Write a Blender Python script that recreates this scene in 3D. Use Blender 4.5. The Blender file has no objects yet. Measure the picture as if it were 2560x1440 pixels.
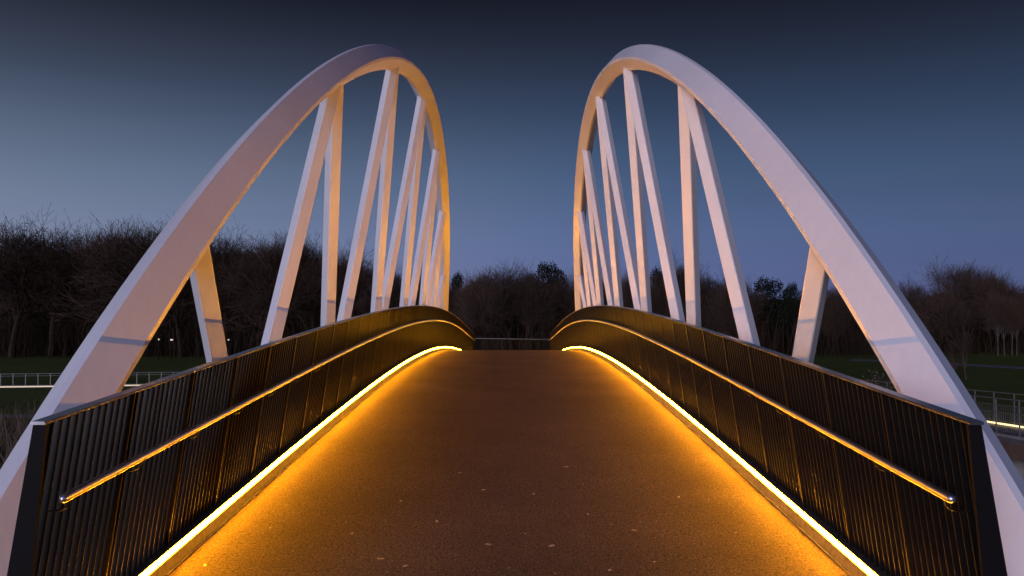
import bpy, math, random
import numpy as np
from mathutils import Vector, Matrix

sc = bpy.context.scene
col = sc.collection
R = math.radians
EYE = 8.0                      # camera height above the park lawn

# ------------------------------------------------------------------ camera
cam = bpy.data.cameras.new("camera")
cam_o = bpy.data.objects.new("camera", cam)
col.objects.link(cam_o)
cam.sensor_width = 36.0
cam.lens = 36.0 * 1962.58 / 2560.0
cam.clip_start, cam.clip_end = 0.05, 3000.0
cam_o.location = (0.028, 0.0, EYE)
cam_o.rotation_euler = (R(90 + 1.5), 0, R(0.0227))
sc.camera = cam_o

# ------------------------------------------------------------------ world: blue hour, afterglow behind the camera to the left
SUN_AZ = R(-154)               # direction of the set sun, measured from +Y towards +X
world = bpy.data.worlds.new("World")
sc.world = world
world.use_nodes = True
wn = world.node_tree
for n in list(wn.nodes):
    wn.nodes.remove(n)
def N(nt, t, **kw):
    n = nt.nodes.new(t)
    for k, v in kw.items():
        setattr(n, k, v)
    return n
out = N(wn, "ShaderNodeOutputWorld")
bg = N(wn, "ShaderNodeBackground")
bg.inputs[1].default_value = 1.0
tc = N(wn, "ShaderNodeTexCoord")
sep = N(wn, "ShaderNodeSeparateXYZ")
wn.links.new(tc.outputs["Generated"], sep.inputs[0])
ramp = N(wn, "ShaderNodeValToRGB")
def s2l(c):
    return tuple(((x / 255.0 + 0.055) / 1.055) ** 2.4 if x > 10 else x / 255.0 / 12.92 for x in c) + (1.0,)
stops = [(0.0, (90, 101, 150)), (0.036, (93, 106, 152)), (0.087, (87, 106, 148)), (0.16, (71, 94, 129)),
         (0.233, (52, 71, 99)), (0.285, (41, 53, 74)), (0.325, (31, 39, 54)), (0.37, (21, 25, 35)), (0.55, (17, 21, 32)), (1.0, (16, 20, 31))]
el = ramp.color_ramp.elements
el[0].position, el[0].color = stops[0][0], s2l(stops[0][1])
el[1].position, el[1].color = stops[-1][0], s2l(stops[-1][1])
for p, c in stops[1:-1]:
    e = el.new(p); e.color = s2l(c)
wn.links.new(sep.outputs[2], ramp.inputs[0])
# the left (west) horizon is paler and greyer
mr = N(wn, "ShaderNodeMapRange")
mr.inputs[1].default_value, mr.inputs[2].default_value = 0.12, -1.0
mr.inputs[3].default_value, mr.inputs[4].default_value = 0.0, 1.0
wn.links.new(sep.outputs[0], mr.inputs[0])
rampL = N(wn, "ShaderNodeValToRGB")
e2 = rampL.color_ramp.elements
e2[0].position, e2[0].color = 0.0, (0.20, 0.175, 0.10, 1)
e2[1].position, e2[1].color = 0.36, (0.0, 0.0, 0.0, 1)
x = e2.new(0.14); x.color = (0.13, 0.125, 0.085, 1)
x = e2.new(0.26); x.color = (0.032, 0.028, 0.02, 1)
wn.links.new(sep.outputs[2], rampL.inputs[0])
mulL = N(wn, "ShaderNodeMixRGB", blend_type="MULTIPLY")
mulL.inputs[0].default_value = 1.0
wn.links.new(rampL.outputs[0], mulL.inputs[1]); wn.links.new(mr.outputs[0], mulL.inputs[2])
addL = N(wn, "ShaderNodeMixRGB", blend_type="ADD")
addL.inputs[0].default_value = 1.0
wn.links.new(ramp.outputs[0], addL.inputs[1]); wn.links.new(mulL.outputs[0], addL.inputs[2])
mrR = N(wn, "ShaderNodeMapRange")
mrR.inputs[1].default_value, mrR.inputs[2].default_value = 0.1, 0.6
mrR.inputs[3].default_value, mrR.inputs[4].default_value = 1.0, 0.74
wn.links.new(sep.outputs[0], mrR.inputs[0])
mulR = N(wn, "ShaderNodeMixRGB", blend_type="MULTIPLY"); mulR.inputs[0].default_value = 1.0
wn.links.new(addL.outputs[0], mulR.inputs[1]); wn.links.new(mrR.outputs[0], mulR.inputs[2])
# faint long cloud bars low down
mp = N(wn, "ShaderNodeMapping"); mp.inputs[3].default_value = (1.2, 1.2, 26.0)
wn.links.new(tc.outputs["Generated"], mp.inputs[0])
nz = N(wn, "ShaderNodeTexNoise"); nz.inputs["Scale"].default_value = 1.6; nz.inputs["Detail"].default_value = 4
wn.links.new(mp.outputs[0], nz.inputs[0])
cr = N(wn, "ShaderNodeValToRGB")
cr.color_ramp.elements[0].position, cr.color_ramp.elements[0].color = 0.35, (0.982, 0.982, 0.988, 1)
cr.color_ramp.elements[1].position, cr.color_ramp.elements[1].color = 0.7, (1.01, 1.01, 1.008, 1)
wn.links.new(nz.outputs[0], cr.inputs[0])
mulC = N(wn, "ShaderNodeMixRGB", blend_type="MULTIPLY"); mulC.inputs[0].default_value = 1.0
wn.links.new(mulR.outputs[0], mulC.inputs[1]); wn.links.new(cr.outputs[0], mulC.inputs[2])
# twilight arch on the sun's side
sky = N(wn, "ShaderNodeTexSky", sky_type="NISHITA")
sky.sun_disc = False
sky.sun_elevation = R(-2.0)
sky.sun_rotation = SUN_AZ
tint = N(wn, "ShaderNodeMixRGB", blend_type="MULTIPLY"); tint.inputs[0].default_value = 1.0
tint.inputs[2].default_value = (0.66, 0.60, 1.5, 1)
dotn = N(wn, "ShaderNodeVectorMath", operation="DOT_PRODUCT")
dotn.inputs[1].default_value = (math.sin(SUN_AZ), math.cos(SUN_AZ), 0.0)
wn.links.new(tc.outputs["Generated"], dotn.inputs[0])
mrS = N(wn, "ShaderNodeMapRange", interpolation_type="SMOOTHSTEP")
mrS.inputs[1].default_value, mrS.inputs[2].default_value = -0.5, 0.8
mrS.inputs[3].default_value, mrS.inputs[4].default_value = 0.02, 1.0
wn.links.new(dotn.outputs["Value"], mrS.inputs[0])
skyS = N(wn, "ShaderNodeMixRGB", blend_type="MULTIPLY"); skyS.inputs[0].default_value = 1.0
wn.links.new(sky.outputs[0], skyS.inputs[1]); wn.links.new(mrS.outputs[0], skyS.inputs[2])
wn.links.new(skyS.outputs[0], tint.inputs[1])
addS = N(wn, "ShaderNodeMixRGB", blend_type="ADD"); addS.inputs[0].default_value = 1.0
wn.links.new(mulC.outputs[0], addS.inputs[1]); wn.links.new(tint.outputs[0], addS.inputs[2])
wn.links.new(addS.outputs[0], bg.inputs[0])
wn.links.new(bg.outputs[0], out.inputs[0])

# ------------------------------------------------------------------ afterglow as a very soft, weak sun
sun = bpy.data.lights.new("sun", "SUN")
sun.energy = 1.5
sun.angle = R(20)
sun.color = (0.83, 0.81, 1.0)
sun_o = bpy.data.objects.new("sun", sun)
col.objects.link(sun_o)
SUN_EL = R(7)
d = Vector((math.sin(SUN_AZ) * math.cos(SUN_EL), math.cos(SUN_AZ) * math.cos(SUN_EL), math.sin(SUN_EL)))
sun_o.rotation_euler = (-d).to_track_quat("-Z", "Y").to_euler()
sun_o.location = (-40, -60, 60)

vs = sc.view_settings
vs.view_transform = "Standard"
vs.look = "None"
vs.exposure = 0.0
vs.gamma = 1.0
sc.cycles.use_denoising = True
sc.cycles.max_bounces = 6
sc.cycles.sample_clamp_indirect = 4.0
sc.cycles.caustics_reflective = False
sc.cycles.caustics_refractive = False

rnd = random.Random(7)

# ------------------------------------------------------------------ materials
def mat(name, base, rough=0.5, metal=0.0, spec=0.5, noise=None, bump=None, emit=None, coat=0.0):
    """noise: (scale, detail, (colour a), (colour b)); bump: (scale, strength, distance)"""
    m = bpy.data.materials.new(name)
    m.use_nodes = True
    nt = m.node_tree
    b = nt.nodes["Principled BSDF"]
    b.inputs["Base Color"].default_value = (*base, 1)
    b.inputs["Roughness"].default_value = rough
    b.inputs["Metallic"].default_value = metal
    b.inputs["Specular IOR Level"].default_value = spec
    if coat:
        b.inputs["Coat Weight"].default_value = coat
        b.inputs["Coat Roughness"].default_value = 0.15
    tcn = nt.nodes.new("ShaderNodeTexCoord")
    if noise:
        n = nt.nodes.new("ShaderNodeTexNoise")
        n.inputs["Scale"].default_value = noise[0]; n.inputs["Detail"].default_value = noise[1]
        nt.links.new(tcn.outputs["Object"], n.inputs[0])
        r = nt.nodes.new("ShaderNodeValToRGB")
        r.color_ramp.elements[0].position, r.color_ramp.elements[0].color = 0.32, (*noise[2], 1)
        r.color_ramp.elements[1].position, r.color_ramp.elements[1].color = 0.68, (*noise[3], 1)
        nt.links.new(n.outputs[0], r.inputs[0]); nt.links.new(r.outputs[0], b.inputs["Base Color"])
    if bump:
        n = nt.nodes.new("ShaderNodeTexNoise")
        n.inputs["Scale"].default_value = bump[0]; n.inputs["Detail"].default_value = 3
        nt.links.new(tcn.outputs["Object"], n.inputs[0])
        bp = nt.nodes.new("ShaderNodeBump")
        bp.inputs["Strength"].default_value = bump[1]; bp.inputs["Distance"].default_value = bump[2]
        nt.links.new(n.outputs[0], bp.inputs["Height"]); nt.links.new(bp.outputs[0], b.inputs["Normal"])
    if emit:
        b.inputs["Emission Color"].default_value = (*emit[0], 1)
        b.inputs["Emission Strength"].default_value = emit[1]
    return m

M = {}
M["white_paint"] = mat("white_paint", (0.76, 0.75, 0.76), 0.34, noise=(0.7, 5, (0.72, 0.71, 0.72), (0.79, 0.78, 0.79)), bump=(3.0, 0.06, 0.01))
def weather(m):
    nt = m.node_tree; b = nt.nodes["Principled BSDF"]
    src = b.inputs["Base Color"].links[0].from_socket
    g = nt.nodes.new("ShaderNodeNewGeometry")
    mpn = nt.nodes.new("ShaderNodeMapping"); mpn.inputs[3].default_value = (14, 14, 1.2)
    nt.links.new(g.outputs["Position"], mpn.inputs[0])
    n = nt.nodes.new("ShaderNodeTexNoise"); n.inputs["Scale"].default_value = 1.0; n.inputs["Detail"].default_value = 6; n.inputs["Roughness"].default_value = 0.62
    nt.links.new(mpn.outputs[0], n.inputs[0])
    r = nt.nodes.new("ShaderNodeValToRGB")
    r.color_ramp.elements[0].position, r.color_ramp.elements[0].color = 0.30, (0.965, 0.96, 0.955, 1)
    r.color_ramp.elements[1].position, r.color_ramp.elements[1].color = 0.56, (1, 1, 1, 1)
    nt.links.new(n.outputs[0], r.inputs[0])
    mx = nt.nodes.new("ShaderNodeMixRGB"); mx.blend_type = "MULTIPLY"; mx.inputs[0].default_value = 1.0
    nt.links.new(src, mx.inputs[1]); nt.links.new(r.outputs[0], mx.inputs[2]); nt.links.new(mx.outputs[0], b.inputs["Base Color"])
    mr_ = nt.nodes.new("ShaderNodeMapRange"); mr_.inputs[3].default_value = 0.37; mr_.inputs[4].default_value = 0.31
    nt.links.new(n.outputs[0], mr_.inputs[0]); nt.links.new(mr_.outputs[0], b.inputs["Roughness"])
weather(M["white_paint"])
M["dark_steel"] = mat("dark_steel", (0.008, 0.007, 0.006), 0.3, spec=0.2, noise=(6, 3, (0.006, 0.0055, 0.005), (0.010, 0.009, 0.008)))
M["post_black"] = mat("post_black", (0.010, 0.009, 0.0085), 0.6, spec=0.06)
M["cap_steel"] = mat("cap_steel", (0.25, 0.25, 0.27), 0.28, metal=0.9, noise=(9, 3, (0.2, 0.2, 0.21), (0.3, 0.3, 0.32)))
M["stainless"] = mat("stainless", (0.56, 0.55, 0.60), 0.33, metal=1.0)
M["aluminium"] = mat("aluminium", (0.24, 0.22, 0.2), 0.48, metal=0.8, noise=(20, 4, (0.18, 0.165, 0.15), (0.28, 0.255, 0.23)))
M["ledge"] = mat("ledge", (0.05, 0.045, 0.045), 0.55)
M["led"] = mat("led", (0.9, 0.8, 0.6), 0.4, emit=((1.0, 0.385, 0.0075), 235.0))
M["led_far"] = mat("led_far", (0.9, 0.85, 0.7), 0.4, emit=((1.0, 0.76, 0.34), 2.2))
M["lamp"] = mat("lamp", (0.9, 0.85, 0.7), 0.4, emit=((1.0, 0.8, 0.5), 0.5))
M["concrete"] = mat("concrete", (0.3, 0.29, 0.28), 0.8, noise=(2, 6, (0.24, 0.23, 0.22), (0.34, 0.33, 0.31)))
M["girder"] = mat("girder", (0.12, 0.12, 0.13), 0.5, noise=(2, 4, (0.1, 0.1, 0.11), (0.14, 0.14, 0.15)))
M["galvanised"] = mat("galvanised", (0.16, 0.155, 0.145), 0.5, metal=0.2)
M["rust_fascia"] = mat("rust_fascia", (0.2, 0.12, 0.085), 0.7, noise=(1.5, 5, (0.16, 0.095, 0.07), (0.24, 0.15, 0.1)))
M["asphalt"] = mat("asphalt", (0.12, 0.12, 0.12), 0.85, noise=(4, 6, (0.1, 0.1, 0.1), (0.15, 0.15, 0.15)))
M["path"] = mat("path", (0.2, 0.19, 0.18), 0.85, noise=(2, 6, (0.16, 0.155, 0.15), (0.24, 0.23, 0.22)))
M["bark"] = mat("bark", (0.07, 0.05, 0.04), 0.9, spec=0.1, noise=(3, 4, (0.026, 0.017, 0.011), (0.05, 0.033, 0.022)))
M["twig"] = mat("twig", (0.06, 0.04, 0.027), 0.95, spec=0.1)
M["twig_red"] = mat("twig_red", (0.085, 0.054, 0.038), 0.95, spec=0.1)
M["birch"] = mat("birch", (0.18, 0.15, 0.13), 0.9, spec=0.1, noise=(5, 4, (0.07, 0.056, 0.047), (0.15, 0.125, 0.105)))
M["thicket"] = mat("thicket", (0.055, 0.04, 0.028), 0.95, spec=0.1, noise=(0.12, 4, (0.02, 0.014, 0.008), (0.048, 0.032, 0.019)))
M["evergreen"] = mat("evergreen", (0.014, 0.018, 0.010), 0.9, spec=0.1)
M["dry_grass"] = mat("dry_grass", (0.14, 0.1, 0.06), 0.9, noise=(0.6, 3, (0.1, 0.07, 0.045), (0.17, 0.12, 0.07)))
M["blossom"] = mat("blossom", (0.35, 0.32, 0.28), 0.9)
M["leaf"] = mat("leaf", (0.55, 0.42, 0.32), 0.8)

def grass_material():
    m = mat("grass", (0.045, 0.08, 0.02), 0.95, spec=0.1)
    nt = m.node_tree; b = nt.nodes["Principled BSDF"]
    t = nt.nodes.new("ShaderNodeTexCoord")
    mpn = nt.nodes.new("ShaderNodeMapping"); mpn.inputs[3].default_value = (1, 1, 1)
    nt.links.new(t.outputs["Object"], mpn.inputs[0])
    n1 = nt.nodes.new("ShaderNodeTexNoise"); n1.inputs["Scale"].default_value = 0.09; n1.inputs["Detail"].default_value = 8; n1.inputs["Roughness"].default_value = 0.65
    n2 = nt.nodes.new("ShaderNodeTexNoise"); n2.inputs["Scale"].default_value = 1.4; n2.inputs["Detail"].default_value = 6; n2.inputs["Roughness"].default_value = 0.7
    for n in (n1, n2):
        nt.links.new(mpn.outputs[0], n.inputs[0])
    mix = nt.nodes.new("ShaderNodeMixRGB"); mix.blend_type = "MIX"; mix.inputs[0].default_value = 0.5
    nt.links.new(n1.outputs[0], mix.inputs[1]); nt.links.new(n2.outputs[0], mix.inputs[2])
    r = nt.nodes.new("ShaderNodeValToRGB")
    r.color_ramp.elements[0].position, r.color_ramp.elements[0].color = 0.36, (0.060, 0.078, 0.012, 1)
    r.color_ramp.elements[1].position, r.color_ramp.elements[1].color = 0.66, (0.115, 0.135, 0.024, 1)
    nt.links.new(mix.outputs[0], r.inputs[0]); nt.links.new(r.outputs[0], b.inputs["Base Color"])
    bp = nt.nodes.new("ShaderNodeBump"); bp.inputs["Strength"].default_value = 0.8; bp.inputs["Distance"].default_value = 0.12
    nt.links.new(n2.outputs[0], bp.inputs["Height"]); nt.links.new(bp.outputs[0], b.inputs["Normal"])
    return m
M["grass"] = grass_material()

def deck_material():
    """dark resin-bonded grit: fine speckle, sparse pale chips, traffic stains"""
    m = mat("deck_grit", (0.06, 0.045, 0.04), 0.75, spec=0.15)
    nt = m.node_tree; b = nt.nodes["Principled BSDF"]
    t = nt.nodes.new("ShaderNodeTexCoord")
    n1 = nt.nodes.new("ShaderNodeTexNoise"); n1.inputs["Scale"].default_value = 62; n1.inputs["Detail"].default_value = 3; n1.inputs["Roughness"].default_value = 0.75
    n2 = nt.nodes.new("ShaderNodeTexNoise"); n2.inputs["Scale"].default_value = 0.9; n2.inputs["Detail"].default_value = 6
    v = nt.nodes.new("ShaderNodeTexVoronoi"); v.inputs["Scale"].default_value = 14
    for n in (n1, n2, v):
        nt.links.new(t.outputs["Object"], n.inputs[0])
    r1 = nt.nodes.new("ShaderNodeValToRGB")
    r1.color_ramp.elements[0].position, r1.color_ramp.elements[0].color = 0.38, (0.040, 0.024, 0.017, 1)
    r1.color_ramp.elements[1].position, r1.color_ramp.elements[1].color = 0.66, (0.235, 0.148, 0.102, 1)
    nt.links.new(n1.outputs[0], r1.inputs[0])
    r2 = nt.nodes.new("ShaderNodeValToRGB")
    r2.color_ramp.elements[0].position, r2.color_ramp.elements[0].color = 0.3, (0.78, 0.78, 0.78, 1)
    r2.color_ramp.elements[1].position, r2.color_ramp.elements[1].color = 0.7, (1.12, 1.12, 1.12, 1)
    nt.links.new(n2.outputs[0], r2.inputs[0])
    mul = nt.nodes.new("ShaderNodeMixRGB"); mul.blend_type = "MULTIPLY"; mul.inputs[0].default_value = 1
    nt.links.new(r1.outputs[0], mul.inputs[1]); nt.links.new(r2.outputs[0], mul.inputs[2])
    # sparse pale chips: only cells whose random colour is high, only near the cell centre
    r3 = nt.nodes.new("ShaderNodeValToRGB")
    r3.color_ramp.elements[0].position, r3.color_ramp.elements[0].color = 0.09, (1, 1, 1, 1)
    r3.color_ramp.elements[1].position, r3.color_ramp.elements[1].color = 0.12, (0, 0, 0, 1)
    nt.links.new(v.outputs["Distance"], r3.inputs[0])
    sx = nt.nodes.new("ShaderNodeSeparateXYZ"); nt.links.new(v.outputs["Color"], sx.inputs[0])
    gt = nt.nodes.new("ShaderNodeMath"); gt.operation = "GREATER_THAN"; gt.inputs[1].default_value = 0.965
    nt.links.new(sx.outputs[0], gt.inputs[0])
    mm = nt.nodes.new("ShaderNodeMath"); mm.operation = "MULTIPLY"
    nt.links.new(r3.outputs[0], mm.inputs[0]); nt.links.new(gt.outputs[0], mm.inputs[1])
    mix = nt.nodes.new("ShaderNodeMixRGB"); mix.inputs[2].default_value = (0.5, 0.4, 0.33, 1)
    nt.links.new(mm.outputs[0], mix.inputs[0]); nt.links.new(mul.outputs[0], mix.inputs[1])
    nt.links.new(mix.outputs[0], b.inputs["Base Color"])
    bp = nt.nodes.new("ShaderNodeBump"); bp.inputs["Strength"].default_value = 0.8; bp.inputs["Distance"].default_value = 0.008
    nt.links.new(n1.outputs[0], bp.inputs["Height"]); nt.links.new(bp.outputs[0], b.inputs["Normal"])
    return m
M["deck"] = deck_material()

# ------------------------------------------------------------------ helpers
class MB:
    def __init__(self):
        self.v, self.f = [], []
    def add(self, verts, faces):
        o = len(self.v)
        self.v.extend(verts)
        self.f.extend([tuple(i + o for i in f) for f in faces])
    def hexa(self, p):            # 8 points: bottom 4 ccw, top 4 ccw
        self.add(p, [(3, 2, 1, 0), (4, 5, 6, 7), (0, 1, 5, 4), (1, 2, 6, 5), (2, 3, 7, 6), (3, 0, 4, 7)])
    def box(self, a, b):
        (x0, y0, z0), (x1, y1, z1) = a, b
        self.hexa([(x0, y0, z0), (x1, y0, z0), (x1, y1, z0), (x0, y1, z0), (x0, y0, z1), (x1, y0, z1), (x1, y1, z1), (x0, y1, z1)])
    def sweep(self, rings, cap=True, closed=True):
        n = len(rings[0]); o = len(self.v)
        for r in rings:
            self.v.extend(r)
        m = n if closed else n - 1
        for i in range(len(rings) - 1):
            for j in range(m):
                k = (j + 1) % n
                self.f.append((o + i * n + j, o + i * n + k, o + (i + 1) * n + k, o + (i + 1) * n + j))
        if cap:
            self.f.append(tuple(o + j for j in reversed(range(n))))
            e = o + (len(rings) - 1) * n
            self.f.append(tuple(e + j for j in range(n)))
    def tube(self, pts, rad, n=6, cap=True):
        pts = [Vector(p) for p in pts]
        if not isinstance(rad, (list, tuple)):
            rad = [rad] * len(pts)
        rings = []
        for i, p in enumerate(pts):
            t = (pts[min(i + 1, len(pts) - 1)] - pts[max(i - 1, 0)]).normalized()
            a = Vector((0, 0, 1)) if abs(t.z) < 0.9 else Vector((1, 0, 0))
            u = t.cross(a).normalized(); w = t.cross(u)
            rings.append([tuple(p + (u * math.cos(6.28318 * k / n) + w * math.sin(6.28318 * k / n)) * rad[i]) for k in range(n)])
        self.sweep(rings, cap)
    def mesh(self, name, material, smooth=False):
        me = bpy.data.meshes.new(name)
        me.from_pydata([tuple(v) for v in self.v], [], self.f)
        me.update()
        if smooth:
            me.shade_smooth()
        me.materials.append(M[material])
        return me
    def build(self, name, material, parent=None, smooth=False):
        return link(name, self.mesh(name, material, smooth), parent)

def link(name, me, parent=None, loc=None):
    o = bpy.data.objects.new(name, me)
    col.objects.link(o)
    if parent is not None:
        o.parent = parent
    if loc is not None:
        o.location = loc
    return o
def tag(o, label=None, cat=None, group=None, kind=None):
    if label: o["label"] = label
    if cat: o["category"] = cat
    if group: o["group"] = group
    if kind: o["kind"] = kind
    return o
def empty(name, loc=(0, 0, 0), rz=0.0):
    o = bpy.data.objects.new(name, None)
    o.empty_display_size = 0.3
    col.objects.link(o)
    o.location = loc
    o.rotation_euler = (0, 0, rz)
    return o
def recalc(o):
    import bmesh
    b = bmesh.new(); b.from_mesh(o.data)
    bmesh.ops.recalc_face_normals(b, faces=b.faces[:])
    b.to_mesh(o.data); b.free()
    return o
def bevel(o, w, seg=2):
    md = o.modifiers.new("bevel", "BEVEL"); md.width = w; md.segments = seg; md.limit_method = "ANGLE"; md.angle_limit = R(40)
    return o

# ------------------------------------------------------------------ bridge geometry (metres, camera at y = 0)
def z_strip(y):
    q = min(y, 53.0) - 22.316
    z = -1.325 - 0.0027005 * q * q - 1.021e-5 * q ** 3 + 1.1753e-6 * q ** 4
    if y > 53.0:
        z -= 0.085 * (1 - math.exp(-(y - 53.0) * 0.8)) / 0.8 * 1.0
    return z + EYE
def z_deck(y):
    return z_strip(y) - 0.115
Y_NEAR, Y_FAR = 4.26, 52.6
LEAN = R(7.5797)
A0, YC = 3.5268, 22.67
UP = Vector((math.sin(LEAN), 0, math.cos(LEAN)))      # for the left arch (x < 0)
INN = Vector((math.cos(LEAN), 0, -math.sin(LEAN)))
BASE = Vector((-A0, 0, -1.2991 + EYE))
def arch_s(y):
    t = (y - YC) / 25.0
    return 7.5912 - 15.1719 * t ** 2 + 2.152 * t ** 4 - 12.2066 * t ** 6
def on_arch(y, s):
    return BASE + UP * s + Vector((0, y, 0))
def mir(p, sg):               # left-hand geometry mirrored to the right for sg = +1
    return (p[0] if sg < 0 else -p[0], p[1], p[2])

# ------------------------------------------------------------------ ground
mb = MB()
nx, ny = 60, 60
xs = np.linspace(-900, 900, nx + 1)
ys = np.concatenate([np.linspace(-300, -20, 8), np.linspace(0, 200, 41), np.linspace(230, 1500, 12)])
def hill(x, y):
    h = 0.0
    if y > 175:
        h += 13.0 * (1 - math.exp(-((y - 175) / 90.0) ** 2)) * (0.8 + 0.25 * math.sin(x * 0.013 + 1.0))
    # a low lawn bank on the right
    h += 0.9 * math.exp(-((x - 100) / 38.0) ** 2 - ((y - 140) / 22.0) ** 2)
    return h
xs = np.concatenate([np.linspace(-900, -160, 8), np.linspace(-140, 140, 57), np.linspace(160, 900, 8)])
for y in ys:
    for x in xs:
        mb.v.append((float(x), float(y), hill(x, y)))
w = len(xs)
for j in range(len(ys) - 1):
    for i in range(w - 1):
        mb.f.append((j * w + i, j * w + i + 1, (j + 1) * w + i + 1, (j + 1) * w + i))
ground = mb.build("ground", "grass", smooth=True)
tag(ground, "wide dark lawn of the park around the bridge", None, None, "structure")

def ribbon(name, pts, width, z, material, label):
    m = MB(); P = [Vector((p[0], p[1], 0)) for p in pts]
    for i, p in enumerate(P):
        t = (P[min(i + 1, len(P) - 1)] - P[max(i - 1, 0)]).normalized()
        n = Vector((-t.y, t.x, 0)) * width / 2
        for q in (p + n, p - n):
            m.v.append((q.x, q.y, hill(q.x, q.y) + z))
    for i in range(len(P) - 1):
        m.f.append((2 * i + 1, 2 * i + 3, 2 * i + 2, 2 * i))
    o = m.build(name, material)
    tag(o, label, None, None, "structure")
    return o
ribbon("footpath", [(-70, 57.5), (-50, 58.4), (-38, 58.6), (-28, 58.0), (-16, 56)], 1.6, 0.02, "path", "pale footpath across the lawn left of the bridge")
ribbon("footpath", [(52, 121), (60, 116), (66, 108), (72, 100), (86, 92), (110, 86)], 4.2, 0.02, "asphalt", "grey footpath curving over the lawn on the right")
ribbon("footpath", [(10, 37.6), (20, 37.8), (30, 37.6), (44, 36)], 1.5, 0.02, "path", "short pale footpath under the raised walkway")

# ------------------------------------------------------------------ bridge deck
mb = MB()
ysd = [Y * 0.75 for Y in range(-8, 79)]
rings = []
for y in ysd:
    z = z_deck(y)
    rings.append([(-2.585, y, z), (2.585, y, z), (2.585, y, z - 0.25), (-2.585, y, z - 0.25)])
mb.sweep(rings)
deck = recalc(mb.build("bridge_deck", "deck"))
tag(deck, "dark gritty deck of the humpbacked footbridge", None, None, "structure")
for sg in (-1, 1):                                     # tie girders that the hangers stand on
    mb = MB(); rings = []
    for y in [1.2 + 0.75 * k for k in range(58)]:
        z = z_deck(y) - 0.12
        c = 3.58
        rings.append([mir((-c - 0.2, y, z), sg), mir((-c + 0.2, y, z), sg), mir((-c + 0.2, y, z - 0.7), sg), mir((-c - 0.2, y, z - 0.7), sg)])
    mb.sweep(rings)
    recalc(mb.build("edge_girder", "white_paint", deck))
mb = MB()
for k in range(18):
    y = 3.0 + k * 2.42
    z = z_deck(y)
    m1 = MB(); m1.box((-3.27, y - 0.12, z - 0.75), (3.27, y + 0.12, z - 0.252))
    m1.build("cross_beam", "girder", deck)
for y0, y1, nm in ((-9.0, 2.6, "near"), (44.5, 61.0, "far")):
    mb = MB()
    zt = min(z_deck(y0), z_deck(y1)) - 0.8
    mb.box((-3.0, y0, -0.4), (3.0, y1, zt))
    tag(mb.build("abutment", "concrete"), "concrete abutment under the %s end of the deck" % nm, None, None, "structure")
# far landing
mb = MB()
zl = z_deck(57)
mb.box((-9, 55.2, zl - 0.35), (-2.59, 59.2, zl - 0.004)); mb.box((2.59, 55.2, zl - 0.35), (9, 59.2, zl - 0.004))
tag(mb.build("landing", "asphalt"), "level landing beyond the far end of the bridge", None, None, "structure")

# ------------------------------------------------------------------ arches with V-shaped hangers
nodes = [7.95, 12.6, 17.3, 22.25, 27.25, 31.95, 36.2]
feet = [(10.52, 10.50), (15.36, 15.26), (20.25, 19.80), (25.05, 25.50), (30.2, 30.02), (33.95, 33.6)]
hang = []
for i, (fa, fb) in enumerate(feet):
    hang.append((nodes[i], fa)); hang.append((nodes[i + 1], fb))
RU, RI, RH = 0.277, 0.290, 0.142
def diamond(c, u, i, ru, ri, ch=0.13):
    """square set on its corner, with a narrow flat on every corner"""
    q = []
    for a, b in ((u * ru, i * ri), (i * ri, -u * ru), (-u * ru, -i * ri), (-i * ri, u * ru)):
        q.append(c + a * (1 - ch) - (-b) * 0 - b * ch * 1.0)
        q.append(c + a * (1 - ch) + b * ch)
    return q
for sg, side in ((-1, "left"), (1, "right")):
    root = empty("bridge_arch", (sg * 3.6, 22.6, z_deck(22.6) - 0.9))
    tag(root, "white steel arch with V-shaped hangers over the %s parapet" % side, "bridge arch", "pair of white bridge arches")
    inv = Matrix.Translation(-Vector(root.location))
    mb = MB(); rings = []
    nseg = 150
    for k in range(nseg + 1):
        th = -math.pi / 2 + math.pi * k / nseg
        y = YC + 21.6 * math.sin(th)
        s = arch_s(y)
        e = 0.01
        T = Vector((0, 2 * e, arch_s(y + e) - arch_s(y - e))); T.normalize()
        Nn = UP * T.y - Vector((0, 1, 0)) * T.z
        a = R(-3.49)
        U = Nn * math.cos(a) + INN * math.sin(a); I = INN * math.cos(a) - Nn * math.sin(a)
        c = on_arch(y, s)
        rings.append([tuple(inv @ Vector(mir(p, sg))) for p in diamond(c, U, I, RU, RI, 0.1)])
    mb.sweep(rings)
    o = recalc(mb.build("arch_rib", "white_paint", root))
    for yn, yf in hang:
        top = on_arch(yn + 0.08, arch_s(yn + 0.08))
        sf = -1.0
        zf = z_deck(yf) - 0.5
        sf = (zf - BASE.z) / UP.z
        # feet were measured on the line s = -1: slide along the hanger to the girder
        f1 = on_arch(yf + 0.12, -1.0)
        tdir = (f1 - top)
        f = top + tdir * ((zf - top.z) / tdir.z)
        T = (top - f).normalized()
        Nn = (UP * T.y - Vector((0, 1, 0)) * T.dot(UP)).normalized()
        mb = MB()
        rings = [[tuple(inv @ Vector(mir(p, sg))) for p in diamond(c, Nn, INN, RH, RH, 0.06)] for c in (f, top)]
        mb.sweep(rings)
        recalc(mb.build("hanger", "white_paint", root))

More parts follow.
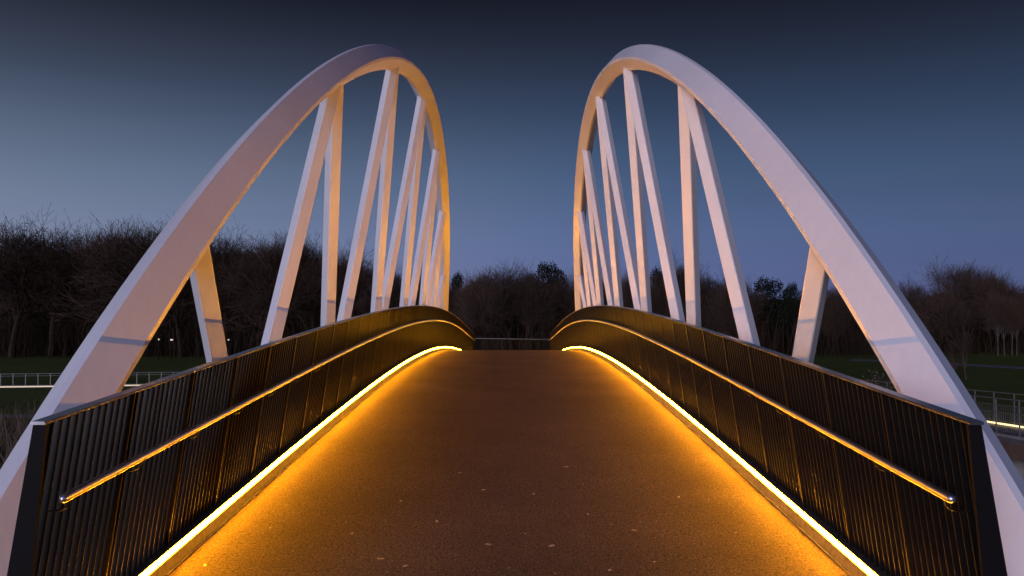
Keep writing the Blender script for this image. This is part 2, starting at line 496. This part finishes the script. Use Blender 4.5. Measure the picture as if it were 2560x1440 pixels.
# ------------------------------------------------------------------ parapets
BX, TX, HT = 2.72, 2.52, 1.365                         # base x, top x, height of the bars above the ledge
def ledge(y):
    return z_deck(y) + 0.152
def par(h, out=0.0):                                   # x of the leaning parapet at height h
    return BX - (BX - TX) * h / HT + out
PITCH = 0.0815
def bar_mesh(name, th, dep, h0, h1, sg):
    m = MB()
    x0, x1 = par(h0), par(h1)
    p = []
    for xx, h in ((x0, h0), (x1, h1)):
        xx -= BX
        p += [(sg * (xx - dep / 2), -th / 2, h), (sg * (xx + dep / 2), -th / 2, h), (sg * (xx + dep / 2), th / 2, h), (sg * (xx - dep / 2), th / 2, h)]
    m.hexa(p)
    me = m.mesh(name, "dark_steel")
    if sg < 0:
        me.flip_normals()
    return me
NB = int((Y_FAR - Y_NEAR) / PITCH)
ystep = [Y_NEAR + 0.6 * k for k in range(int((Y_FAR - Y_NEAR) / 0.6) + 1)] + [Y_FAR]
for sg, side in ((-1, "left"), (1, "right")):
    root = empty("parapet", (sg * BX, Y_NEAR, ledge(Y_NEAR)))
    tag(root, "black steel bar parapet along the %s edge of the deck" % side, "parapet", "parapets of the footbridge")
    L = Vector(root.location)
    loc = lambda x, y, z: (x - L.x, y - L.y, z - L.z)
    # cap rail with rounded nose
    mb = MB(); rings = []
    ct, hw = 0.014, 0.041
    prof = [(-hw, 0.004), (-hw + 0.006, ct), (hw - 0.006, ct), (hw, 0.004), (hw - 0.004, -0.004), (-hw + 0.004, -0.004)]
    for y in [Y_NEAR - 0.03] + ystep:
        zc = ledge(y) + HT
        rings.append([loc(sg * TX + a, y, zc + b) for a, b in prof])
    mb.sweep(rings)
    recalc(mb.build("cap_rail", "cap_steel", root))
    # ledge plate under the bars
    mb = MB(); rings = []
    for y in [Y_NEAR - 0.02] + ystep:
        z = ledge(y)
        rings.append([loc(sg * 2.638, y, z - 0.008), loc(sg * 2.80, y, z - 0.008), loc(sg * 2.80, y, z), loc(sg * 2.638, y, z)])
    mb.sweep(rings)
    recalc(mb.build("base_plate", "ledge", root))
    # end post: tapering plate
    for ye, nm in ((Y_NEAR, 0), (Y_FAR, 1)):
        m = MB(); z0 = z_deck(ye) - 0.1; z1 = ledge(ye) + HT - 0.006
        def ring(z, xi, xo):
            return [loc(sg * xi, ye - 0.012, z), loc(sg * xo, ye - 0.012, z), loc(sg * xo, ye + 0.012, z), loc(sg * xi, ye + 0.012, z)]
        m.sweep([ring(z0, 2.585 + 0.035, 2.81), ring(z1, TX - 0.035, TX + 0.035)])
        recalc(m.build("end_post", "post_black", root))
    # bars and posts
    me_bar = bar_mesh("baluster", 0.009, 0.056, 0.0, HT - 0.004, sg)
    me_post = bar_mesh("post", 0.018, 0.085, 0.0, HT - 0.004, sg)
    rest = MB(); nbars = 0
    mbk = MB()
    rail_x, rail_h = 2.44, 0.97
    for k in range(1, NB):
        y = Y_NEAR + k * PITCH
        if k % 12 == 0:
            link("post", me_post, root, loc(sg * BX, y, ledge(y)))
        elif nbars < 300:
            nbars += 1
            bo = link("baluster", me_bar, root, loc(sg * BX, y, ledge(y)))
            bo.rotation_euler = (0, 0, R(rnd.gauss(0, 0.8)))
        else:
            o = len(rest.v)
            aa = R(rnd.gauss(0, 0.8)); ca, sa = math.cos(aa), math.sin(aa)
            for vv in me_bar.vertices:
                rest.v.append((vv.co.x * ca - vv.co.y * sa + sg * BX - L.x, vv.co.x * sa + vv.co.y * ca + y - L.y, vv.co.z + ledge(y) - L.z))
            for pl in me_bar.polygons:
                rest.f.append(tuple(i + o for i in pl.vertices))
    tag(rest.build("baluster_run", "dark_steel", root), kind="stuff")
    # stainless handrail with domed ends and a bracket at each post
    pts = []
    for y in np.arange(Y_NEAR + 0.09, Y_FAR, 0.2):
        pts.append(Vector(loc(sg * rail_x, y, z_strip(y) + rail_h)))
    rr = 0.0255
    t0 = (pts[0] - pts[1]).normalized(); t1 = (pts[-1] - pts[-2]).normalized()
    full, rads = [], []
    for a in (90, 62, 36, 16):
        full.append(pts[0] + t0 * rr * math.sin(R(a))); rads.append(max(rr * math.cos(R(a)), 0.001))
    full += pts; rads += [rr] * len(pts)
    for a in (16, 36, 62, 90):
        full.append(pts[-1] + t1 * rr * math.sin(R(a))); rads.append(max(rr * math.cos(R(a)), 0.001))
    m = MB(); m.tube(full, rads, 24)
    hr = recalc(m.build("handrail", "stainless", root, smooth=True))
    mbr = MB()
    hx = par(rail_h - 0.04) - 0.04
    mbr.tube([(0, 0, -0.012), (0, 0, -0.045), (sg * 0.02, 0, -0.07), (sg * 0.05, 0, -0.082), (sg * (hx - rail_x + 0.03), 0, -0.084)], 0.0065, 6)
    me_b = mbr.mesh("bracket", "dark_steel", True)
    for k in range(0, NB, 12):
        y = Y_NEAR + k * PITCH + (0.14 if k == 0 else 0)
        link("bracket", me_b, hr, loc(sg * rail_x, y, z_strip(y) + rail_h))
    # kerb profile that carries the lights
    m = MB(); rings = []
    prof = [(2.592, 0.002), (2.592, 0.010), (2.606, 0.012), (2.622, 0.100), (2.666, 0.100), (2.666, 0.129), (2.70, 0.129), (2.70, -0.02), (2.62, -0.02)]
    for y in [Y_NEAR - 0.02] + ystep:
        z = z_deck(y)
        rings.append([loc(sg * a, y, z + b) for a, b in prof])
    m.sweep(rings)
    recalc(m.build("kerb_profile", "aluminium", root))

    # light strip: a rounded diffuser lying in the kerb profile, in 2 m lengths
    root2 = empty("light_strip", (sg * 2.65, Y_NEAR, z_strip(Y_NEAR)))
    tag(root2, "glowing amber light strip along the foot of the %s parapet" % side, "light strip", "amber light strips beside the deck")
    L2 = Vector(root2.location)
    prof = [(2.630, 0.1025), (2.626, 0.108), (2.626, 0.119), (2.629, 0.132), (2.637, 0.1415), (2.664, 0.1415), (2.664, 0.1025)]
    y = Y_NEAR
    while y < Y_FAR - 0.1:
        y2 = min(y + 2.0, Y_FAR)
        m = MB(); rings = []
        for q in np.linspace(y + 0.001, y2 - 0.001, 5):
            rings.append([(sg * a - L2.x, q - L2.y, z_deck(q) + b - L2.z) for a, b in prof])
        m.sweep(rings)
        recalc(m.build("diffuser", "led", root2, smooth=False))
        y = y2

# ------------------------------------------------------------------ cross rail at the far landing
root = empty("guard_rail", (0, 58.8, zl))
tag(root, "dark guard rail with pale top bar across the far end of the bridge", "guard rail")
m = MB(); m.tube([(-8.5, 0, 1.13), (-2.3, 0, 1.10), (2.6, 0, 1.03), (8.5, 0, 1.0)], 0.035, 8)
m.build("top_bar", "galvanised", root, True)
m = MB(); m.box((-8.5, -0.02, 0.04), (8.5, 0.02, 0.075)); m.build("bottom_bar", "galvanised", root)
for k in range(-6, 7):
    m = MB(); m.box((k * 1.35 - 0.75 - 0.03, -0.03, 0), (k * 1.35 - 0.75 + 0.03, 0.03, 1.04)); m.build("post", "dark_steel", root)
m = MB()
for k in range(-84, 85):
    m.box((k * 0.1 - 0.008, -0.008, 0.075), (k * 0.1 + 0.008, 0.008, 1.02))
tag(m.build("infill_bars", "dark_steel", root), kind="stuff")

# ------------------------------------------------------------------ raised walkway on the right, with railings and a light line
ZW = EYE - 4.38
WP = [(16.75, float(y)) for y in np.concatenate([np.linspace(6, 40, 18), np.linspace(44, 96, 14)])]
def wz(i):                      # it falls away towards the lawn
    return -0.05 * (WP[i][1] - 27)
def wpt(i, off):                # point on the walkway, off metres from its near edge
    p0, p1 = WP[max(i - 1, 0)], WP[min(i + 1, len(WP) - 1)]
    t = Vector((p1[0] - p0[0], p1[1] - p0[1])).normalized()
    return (WP[i][0] + t.y * off, WP[i][1] - t.x * off)
root = empty("raised_walkway", (16.75, 22, 0))
tag(root, "raised concrete walkway with rust-brown side beam on the right", "walkway")
L = Vector(root.location)
def wsweep(prof, zbase=ZW, L=L):
    m = MB()
    m.sweep([[(wpt(i, a)[0] - L.x, wpt(i, a)[1] - L.y, zbase + wz(i) + b - L.z) for a, b in prof] for i in range(len(WP))])
    return m
recalc(wsweep([(0, 0), (2.4, 0), (2.4, -0.18), (0, -0.18)]).build("walkway_deck", "asphalt", root))
for off in (0.0, 2.24):
    recalc(wsweep([(off, 0.09), (off + 0.16, 0.09), (off + 0.16, 0.004), (off, 0.004)]).build("kerb", "concrete", root))
recalc(wsweep([(0.03, -0.184), (2.37, -0.184), (2.2, -0.72), (0.1, -0.72)]).build("side_beam", "rust_fascia", root))
for i in (1, 6, 11, 16, 20, 24):
    q = wpt(i, 1.2)
    m = MB(); m.tube([(q[0] - L.x, q[1] - L.y, 0), (q[0] - L.x, q[1] - L.y, ZW + wz(i) - 0.7)], 0.3, 14); m.build("pier", "concrete", root, True)
def walk_rail(off, label):
    r = empty("walkway_railing", (16.75 + off, 22, ZW + 0.09))
    tag(r, label, "railing", "railings of the raised walkway")
    Lr = Vector(r.location)
    pl = [Vector((wpt(i, off)[0] - Lr.x, wpt(i, off)[1] - Lr.y, wz(i))) for i in range(len(WP))]
    for h, rad in ((1.2, 0.024), (0.98, 0.013), (0.72, 0.02), (0.1, 0.012)):
        m = MB(); m.tube([p + Vector((0, 0, h)) for p in pl], rad, 7); m.build("rail", "galvanised", r, True)
    m = MB(); m.box((-0.012, -0.012, 0), (0.03, 0.012, 1.2)); me = m.mesh("post", "galvanised")
    inf = MB(); acc = 0.0; nb = 0
    for a, b in zip(pl, pl[1:]):
        ln = (b - a).length
        while acc < ln:
            p = a.lerp(b, acc / ln)
            if nb % 12 == 0:
                link("post", me, r, tuple(p))
            else:
                inf.box((p.x - 0.004, p.y - 0.004, p.z + 0.1), (p.x + 0.004, p.y + 0.004, p.z + 0.72))
            nb += 1; acc += 0.105
        acc -= ln
    tag(inf.build("infill_bars", "galvanised", r), kind="stuff")
walk_rail(0.08, "pale railing on the near side of the raised walkway")
walk_rail(2.32, "pale railing on the far side of the raised walkway, above its light line")
m = wsweep([(2.18, 0.07), (2.225, 0.07), (2.225, 0.13), (2.18, 0.13)], ZW, Vector((0, 0, 0)))
tag(recalc(m.build("walkway_light", "led_far")), "pale yellow light line along the far kerb of the raised walkway", "light strip")

# ------------------------------------------------------------------ park fence beside the left lawn
fy0 = 78.5
fence_pts = [(-70 + 5 * k, 78.0 + 0.0016 * (-70 + 5 * k + 52) ** 2 * 1.0 + (k * 0.55), 0) for k in range(13)]
root = empty("path_fence", (-45, 80, 0.0))
tag(root, "low pale metal fence along a lit path on the left lawn", "fence")
Lr = Vector((-45, 80, 0))
def fp(t):
    i = min(int(t), len(fence_pts) - 2); u = t - i
    a, b = fence_pts[i], fence_pts[i + 1]
    return (a[0] + (b[0] - a[0]) * u - Lr.x, a[1] + (b[1] - a[1]) * u - Lr.y)
for h, rad in ((1.35, 0.04), (1.13, 0.03), (0.18, 0.03)):
    m = MB(); m.tube([(fp(t)[0], fp(t)[1], h) for t in np.linspace(0, 12, 37)], rad, 6); m.build("rail", "galvanised", root, True)
m = MB(); m.box((-0.035, -0.03, 0), (0.035, 0.03, 1.33)); me = m.mesh("post", "galvanised")
t = 0.05
while t < 12:
    link("post", me, root, (*fp(t), 0)); t += 0.237
m = MB(); rings = []
for t in np.linspace(0, 12, 37):
    a = fp(t)
    rings.append([(a[0], a[1] - 0.25, 0.0), (a[0], a[1] + 0.1, 0.0), (a[0], a[1] + 0.1, 0.2), (a[0], a[1] - 0.25, 0.2)])
m.sweep(rings); recalc(m.build("kerb", "asphalt", root))
m = MB(); rings = []
for t in np.linspace(0, 12, 37):
    a = fp(t)
    rings.append([(a[0] + Lr.x, a[1] + Lr.y - 0.38, 0.01), (a[0] + Lr.x, a[1] + Lr.y - 0.26, 0.01), (a[0] + Lr.x, a[1] + Lr.y - 0.26, 0.13), (a[0] + Lr.x, a[1] + Lr.y - 0.38, 0.13)])
M["led_dim"] = mat("led_dim", (0.8, 0.75, 0.6), 0.5, emit=((1.0, 0.70, 0.32), 0.42))
m.sweep(rings)
tag(recalc(m.build("path_light", "led_dim")), "dim yellowish light line at the foot of the path fence", "light strip")

# ------------------------------------------------------------------ distant lamps glimpsed under the trees
def lamp(px, py, D, s, label):
    x = (px - 1280) / 1962.6 * D; z = EYE - (py - 771) / 1962.6 * D
    r = empty("distant_lamp", (x, D, hill(x, D)))
    tag(r, label, "lamp", "far lamps under the trees")
    m = MB(); m.tube([(0, 0, 0), (0, 0, z - hill(x, D) - 0.1)], 0.06, 6); m.build("pole", "dark_steel", r)
    m = MB(); m.box((-s, -0.15, z - hill(x, D) - 0.1), (s, 0.15, z - hill(x, D) + 0.1)); m.build("lamp_head", "lamp", r)
lamp(430, 849, 122, 0.16, "small bright lamp under the trees, seen under the left arch")
lamp(398, 848, 122, 0.06, "tiny dim lamp just left of the bright lamp under the trees")
lamp(572, 849, 122, 0.06, "tiny lamp right of the first hanger of the left arch")

# ------------------------------------------------------------------ trees
def rot_about(v, axis, a):
    return Matrix.Rotation(a, 3, axis) @ v
class Tree:
    def __init__(self, seed):
        self.r = random.Random(seed); self.trunk = MB(); self.crown = MB()
    def seg(self, m, pts, rads, n):
        m.tube(pts, rads, n, cap=False)
    def grow(self, p, dr, length, rad, lvl, maxlvl, spread, tw, upw):
        r = self.r
        ns = 5 if lvl == 0 else (4 if lvl < 3 else (3 if lvl < maxlvl - 1 else (2 if lvl < maxlvl else 1)))
        pts, rads = [p.copy()], [rad]
        d = dr.copy(); q = p.copy()
        for i in range(ns):
            d = (d + Vector((r.uniform(-1, 1), r.uniform(-1, 1), r.uniform(-0.6, 0.9) * 0.6 + upw)) * (0.10 if lvl == 0 else 0.2)).normalized()
            q = q + d * (length / ns)
            pts.append(q.copy())
            k = (i + 1) / ns
            rads.append(max(rad * (1 - 0.62 * k) if lvl < maxlvl else rad * (1 - 0.5 * k), tw))
        m = self.trunk if lvl <= 1 else self.crown
        self.seg(m, pts, rads, 7 if lvl == 0 else (5 if lvl == 1 else 3))
        if lvl >= maxlvl:
            return
        nch = self.nch[lvl]
        for c in range(nch):
            t = r.uniform(self.start[lvl], 1.0) if c else 1.0
            i = min(int(t * ns), ns - 1); u = t * ns - i
            base = pts[i].lerp(pts[i + 1], u)
            dd = (pts[i + 1] - pts[i]).normalized()
            ax = dd.cross(Vector((r.uniform(-1, 1), r.uniform(-1, 1), r.uniform(-1, 1)))).normalized()
            nd = rot_about(dd, ax, R(r.uniform(22, 62)) * spread if c else R(r.uniform(5, 30)))
            rr = rads[i] * r.uniform(0.45, 0.7) if c else rads[-1] * 0.95
            ln = length * r.uniform(0.48, 0.72) * (1.2 - 0.55 * t * (lvl == 0)) * (0.8 if c == 0 and lvl > 0 else 1.0)
            self.grow(base, nd, ln, max(rr, tw), lvl + 1, maxlvl, spread, tw, upw)
def bare(seed, h, spread, nch, start, trunk_frac=0.42, tw=0.02, upw=0.3, rad=None, maxlvl=4, crown="twig", bark="bark"):
    t = Tree(seed); t.nch, t.start = nch, start
    t.grow(Vector((0, 0, -0.3)), Vector((t.r.uniform(-.06, .06), t.r.uniform(-.06, .06), 1)).normalized(), h * trunk_frac, rad or h * 0.016, 0, maxlvl, spread, tw, upw)
    zs = float(np.percentile([v[2] for v in t.crown.v], 99.3))
    k = h / zs
    for m in (t.trunk, t.crown):
        m.v = [(v[0] * k, v[1] * k, v[2] * k) for v in m.v]
    return t.trunk.mesh("trunk", bark), t.crown.mesh("crown", crown)
protos = {
    "spread": bare(11, 20, 1.0, [9, 7, 6, 6, 3], [0.45, 0.25, 0.2, 0.15, 0.2], 0.40, 0.013, 0.10, maxlvl=5),
    "round": bare(23, 18, 0.95, [10, 7, 6, 6, 3], [0.35, 0.2, 0.2, 0.15, 0.2], 0.45, 0.013, 0.10, maxlvl=5),
    "wide": bare(5, 19, 1.2, [8, 8, 6, 6, 3], [0.5, 0.25, 0.2, 0.15, 0.2], 0.34, 0.013, 0.08, maxlvl=5),
    "upright": bare(41, 17, 0.75, [12, 7, 6, 5, 3], [0.25, 0.2, 0.2, 0.15, 0.2], 0.52, 0.012, 0.14, maxlvl=5),
    "twiggy": bare(77, 16, 0.95, [11, 8, 6, 6, 3], [0.25, 0.15, 0.15, 0.15, 0.2], 0.45, 0.012, 0.08, maxlvl=5, crown="twig_red"),
    "birch": bare(90, 16, 0.75, [13, 6, 6, 5, 3], [0.3, 0.2, 0.2, 0.15, 0.2], 0.6, 0.012, 0.10, maxlvl=5, crown="twig_red", bark="birch"),
    "sapling": bare(61, 6.3, 0.6, [9, 5, 4], [0.3, 0.25, 0.2], 0.5, 0.013, maxlvl=3, bark="twig_red"),
}
def evergreen(seed, h, w):
    r = random.Random(seed)
    tr = MB(); tr.tube([(0, 0, -0.3), (0.1, 0, h * 0.4), (0, 0.1, h * 0.8)], [h * 0.018, h * 0.013, 0.04], 6, False)
    cr_ = MB()
    lobes = [(r.uniform(-.32, .32) * w, r.uniform(-.32, .32) * w, h * r.uniform(0.42, 0.86), r.uniform(0.14, 0.26) * w) for _ in range(13)]
    lobes.append((0, 0, h * 0.88, 0.16 * w))
    for lx, ly, lz, lr in lobes:
        for _ in range(520):
            d = Vector((r.gauss(0, 1), r.gauss(0, 1), r.gauss(0, 0.75))).normalized() * lr * r.uniform(0.55, 1.08)
            p = Vector((lx, ly, lz)) + d
            a = Vector((r.uniform(-1, 1), r.uniform(-1, 1), r.uniform(-1, 1))).normalized() * r.uniform(0.09, 0.22)
            b = a.cross(Vector((r.uniform(-1, 1), r.uniform(-1, 1), r.uniform(-1, 1)))).normalized() * r.uniform(0.06, 0.15)
            o = len(cr_.v)
            cr_.v += [tuple(p - a), tuple(p + b), tuple(p + a), tuple(p - b)]
            cr_.f.append((o, o + 1, o + 2, o + 3))
    return tr.mesh("trunk", "bark"), cr_.mesh("crown", "evergreen")
protos["pine"] = evergreen(3, 15, 8.5)
protos["holly"] = evergreen(8, 14, 9.5)
H0 = {"spread": 20, "round": 18, "wide": 19, "upright": 17, "twiggy": 16, "birch": 16, "sapling": 6.3, "pine": 15, "holly": 14}
def plant(kind, px, top, D, label, name="bare_tree", group="bare trees at the edge of the lawn", cat="tree", wide=1.0, rz=None):
    """a tree of the wood edge: its column and its height come from where it stands"""
    x = (px - 1280) / 1962.6 * D
    g = hill(x, D)
    h = EYE - g + (771 - top) / 1962.6 * D
    r = empty(name, (x, D, g), rnd.uniform(0, 6.28) if rz is None else rz)
    k = h / H0[kind]
    r.scale = (k * wide, k * wide, k)
    tag(r, label, cat, group)
    a, b = protos[kind]
    link("trunk", a, r); link("crown", b, r)
    return r
# edge trees, left to right
front = [
    ("wide", 30, 562, 128, "tall spreading bare tree at the far left edge of the picture", 1.0),
    ("spread", 128, 572, 131, "forked bare tree second from the left edge, sky showing through its fork", 1.0),
    ("round", 215, 578, 134, "bare tree with a low forked trunk third from the left edge", 1.0),
    ("twiggy", 292, 566, 130, "dense twiggy bare tree just left of the left arch's near leg", 1.05),
    ("upright", 372, 560, 133, "dense upright bare tree touching the left arch's near leg", 1.3),
    ("round", 455, 562, 130, "bare tree half hidden behind the left arch's near leg", 1.0),
    ("spread", 562, 592, 134, "open bare tree seen right above the left arch's first hanger", 0.9),
    ("twiggy", 645, 602, 131, "round twiggy bare tree left of the left arch's second hanger", 1.1),
    ("round", 722, 606, 135, "bare tree behind the second hanger of the left arch", 1.0),
    ("upright", 790, 598, 131, "bare tree between the second and third hangers of the left arch", 1.2),
    ("twiggy", 862, 640, 133, "lower bare tree between the third and fourth hangers of the left arch", 1.0),
    ("spread", 935, 655, 138, "bare tree behind the fifth hanger of the left arch", 0.9),
    ("round", 1020, 662, 137, "bare tree behind the middle hangers of the left arch", 1.0),
    ("upright", 1090, 672, 136, "bare tree behind the far leg of the left arch", 1.1),
    ("twiggy", 1205, 672, 132, "low twiggy bare tree left of centre between the arches", 1.1),
    ("round", 1278, 656, 134, "rounded bare tree in the centre between the arches", 1.1),
    ("upright", 1318, 668, 131, "bare tree just left of the dark evergreen between the arches", 1.0),
    ("round", 1420, 676, 133, "bare tree left of the right arch's far leg", 1.0),
    ("upright", 1500, 668, 137, "bare tree behind the far hangers of the right arch", 1.0),
    ("twiggy", 1580, 672, 135, "bare tree behind the middle hangers of the right arch", 1.0),
    ("spread", 1662, 650, 134, "open bare tree left of the right arch's near vertical hanger", 0.9),
    ("spread", 1752, 652, 133, "open bare tree right of the right arch's near vertical hanger", 0.9),
    ("twiggy", 1842, 690, 131, "low bare tree behind the second hanger of the right arch", 1.0),
    ("twiggy", 2090, 705, 134, "bare tree behind the right arch's near leg", 1.1),
    ("birch", 2278, 692, 133, "slim pale-stemmed bare tree just right of the right arch", 0.85),
    ("birch", 2410, 645, 136, "tall pale-stemmed bare tree standing highest on the right", 1.1),
    ("twiggy", 2474, 668, 133, "dense reddish bare tree right of the tall pale-stemmed one", 1.0),
    ("twiggy", 2345, 714, 131, "reddish bare tree left of the tall pale-stemmed one", 1.2),
    ("round", 2556, 700, 132, "bare tree cut by the right edge of the picture", 1.0),
]
for k, px, top, D, lab, wd in front:
    plant(k, px, top + (12 if px < 520 else (5 if px < 900 else 14)), D, lab, wide=wd * (1.0 if px < 900 else 0.85))
for kind, px, top, D, lab, wd in (
    ("holly", 1146, 676, 139, "dark evergreen tree beside the left arch's far leg", 0.55),
    ("pine", 1360, 646, 135, "dark evergreen tree rising above the centre of the wood", 0.85),
    ("holly", 1640, 664, 140, "dark evergreen tree behind the right arch's hangers", 0.6),
    ("holly", 1908, 688, 136, "broad dark evergreen tree left of the right arch's first hanger", 1.0),
    ("pine", 1984, 698, 134, "small dark evergreen tree right of the broad evergreen", 0.55)):
    plant(kind, px, top, D, lab, "evergreen_tree", "evergreens in the wood", "tree", wd)
# the rows behind, not told apart
kinds = ["spread", "round", "wide", "upright", "twiggy"]
sk = [(-150, 625), (0, 622), (400, 612), (480, 615), (560, 625), (800, 632), (900, 668), (1130, 690), (1300, 684), (1420, 690), (1650, 676), (1760, 680), (1860, 705), (2050, 715), (2260, 712), (2420, 690), (2560, 712), (2750, 700)]
def skyline(px):
    for (a, ya), (b, yb) in zip(sk, sk[1:]):
        if a <= px <= b:
            return ya + (yb - ya) * (px - a) / (b - a)
    return 700
for row, (D, n) in enumerate(((143, 30), (156, 28), (170, 24))):
    for i in range(n):
        px = -40 + (2640) * (i + rnd.uniform(0.2, 0.8)) / n
        plant(rnd.choice(kinds), px, skyline(px) + rnd.uniform(14, 48) + 6 * row, D + rnd.uniform(-4, 4),
              "one of the bare trees massed in the dark wood behind the lawn edge", "bare_tree", "bare trees deep in the wood", "tree", rnd.uniform(1.0, 1.35))
# slim pale trunks at the foot of the wood on the right
for i, (px, foot) in enumerate(((2492, 881), (2508, 881), (2527, 880), (2539, 880))):
    D = 126
    lab = ["leftmost of four slim pale trunks below the wood on the right", "second of four slim pale trunks below the wood on the right",
           "third of four slim pale trunks below the wood on the right", "rightmost of four slim pale trunks below the wood on the right"][i]
    plant("birch", px, 735 + 5 * i, D, lab, "birch_tree", "slim pale trunks on the right", "tree", 0.55)
plant("sapling", 2412, 820, 88, "young slender sapling standing alone on the right lawn", "sapling", "saplings on the right lawn", "tree")
plant("sapling", 2382, 850, 90, "shorter sapling beside the right arch's near leg", "sapling", "saplings on the right lawn", "tree", 1.2)

# thicket along the foot of the wood
def thicket(name, n, xr, yr, hr, thick, material, label, seed):
    r = np.random.default_rng(seed)
    x = r.uniform(*xr, n); y = r.uniform(*yr, n); h = r.uniform(*hr, n) * r.uniform(0.5, 1.0, n)
    g = np.array([hill(a, b) for a, b in zip(x, y)])
    lean = r.normal(0, 0.28, (n, 2)) * h[:, None]
    V = np.zeros((n, 9, 3)); 
    ang = r.uniform(0, 6.28, n)
    t = r.uniform(*thick, n)
    for lv, (k, tk) in enumerate(((0.0, 1.0), (0.55, 0.7), (1.0, 0.25))):
        for c in range(3):
            a = ang + c * 2.094
            V[:, lv * 3 + c, 0] = x + lean[:, 0] * k ** 1.5 + np.cos(a) * t * tk
            V[:, lv * 3 + c, 1] = y + lean[:, 1] * k ** 1.5 + np.sin(a) * t * tk
            V[:, lv * 3 + c, 2] = g - 0.1 + h * k
    F = []
    base = [(0, 1, 4, 3), (1, 2, 5, 4), (2, 0, 3, 5), (3, 4, 7, 6), (4, 5, 8, 7), (5, 3, 6, 8)]
    me = bpy.data.meshes.new(name)
    idx = (np.arange(n)[:, None, None] * 9 + np.array(base)[None]).reshape(-1, 4)
    me.from_pydata(V.reshape(-1, 3).tolist(), [], idx.tolist())
    me.materials.append(M[material])
    o = link(name, me)
    tag(o, label, None, None, "stuff")
    return o
thicket("undergrowth", 16000, (-112, 112), (128, 172), (4.0, 11.5), (0.03, 0.07), "thicket", "dark tangled undergrowth filling the foot of the wood", 4)
thicket("dry_grass", 5000, (-46, -24), (40, 53), (0.6, 2.6), (0.012, 0.03), "dry_grass", "patch of tall dry brown grass below the bridge on the left", 9)
thicket("low_scrub", 3500, (14, 44), (38.8, 46), (0.3, 1.3), (0.015, 0.03), "dry_grass", "low scrub under the raised walkway on the right", 10)

# blossoming shrub behind the right parapet
r_ = random.Random(3)
x, D = (2195 - 1280) / 1962.6 * 62, 62
root = empty("shrub", (x, D, 0))
tag(root, "small shrub with scattered pale buds behind the right parapet", "shrub")
m = MB(); mbud = MB()
for i in range(40):
    a = r_.uniform(0, 6.28); ln = r_.uniform(2.2, 3.6); sp = r_.uniform(0.1, 0.5)
    e = Vector((math.cos(a) * ln * sp, math.sin(a) * ln * sp, ln))
    m.tube([(0, 0, 0), tuple(e * 0.5 + Vector((0, 0, 0.2))), tuple(e)], [0.03, 0.02, 0.008], 3, False)
    for j in range(2):
        p = e * r_.uniform(0.6, 1.0) + Vector((r_.gauss(0, .08), r_.gauss(0, .08), r_.gauss(0, .08)))
        s = r_.uniform(0.012, 0.03)
        mbud.box(tuple(p - Vector((s, s, s))), tuple(p + Vector((s, s, s))))
m.build("stems", "twig", root); tag(mbud.build("buds", "blossom", root), kind="stuff")

# ------------------------------------------------------------------ dead leaf scraps on the deck
spots = [(1228, 1357), (1386, 1360), (962, 1392), (1024, 1410), (890, 1330), (527, 1408), (1590, 1322), (1640, 1400), (1216, 1222), (1475, 1282), (1340, 1232), (1010, 1250), (1700, 1240), (1156, 1180), (1420, 1165), (1320, 1330), (1530, 1420), (1100, 1300)]
for i, (px, py) in enumerate(spots):
    k = (py - 771) / 1962.6
    y = 5.0
    for _ in range(40):
        y = (EYE - z_deck(y)) / k
    x = (px - 1280) / 1962.6 * y
    rr = random.Random(i)
    a = rr.uniform(0, 3.14); s = rr.uniform(0.012, 0.026)
    m = MB(); v = []
    for q in range(7):
        th = q * 6.283 / 7
        v.append((s * 1.5 * math.cos(th) * rr.uniform(.7, 1.1), s * 0.7 * math.sin(th) * rr.uniform(.7, 1.1), 0.002 + 0.004 * rr.random()))
    vt = v + [(p[0], p[1], p[2] + 0.0012) for p in v]
    m.add(vt, [tuple(reversed(range(7))), tuple(range(7, 14))] + [(q, (q + 1) % 7, 7 + (q + 1) % 7, 7 + q) for q in range(7)])
    o = m.build("leaf_scrap", "leaf")
    slope = (z_deck(y + .1) - z_deck(y - .1)) / .2
    o.location = (x, y, z_deck(y) + 0.001); o.rotation_euler = (math.atan(slope), 0, a)
    tag(o, "tiny pale scrap of dead leaf lying on the dark deck", "leaf", "leaf scraps on the deck")
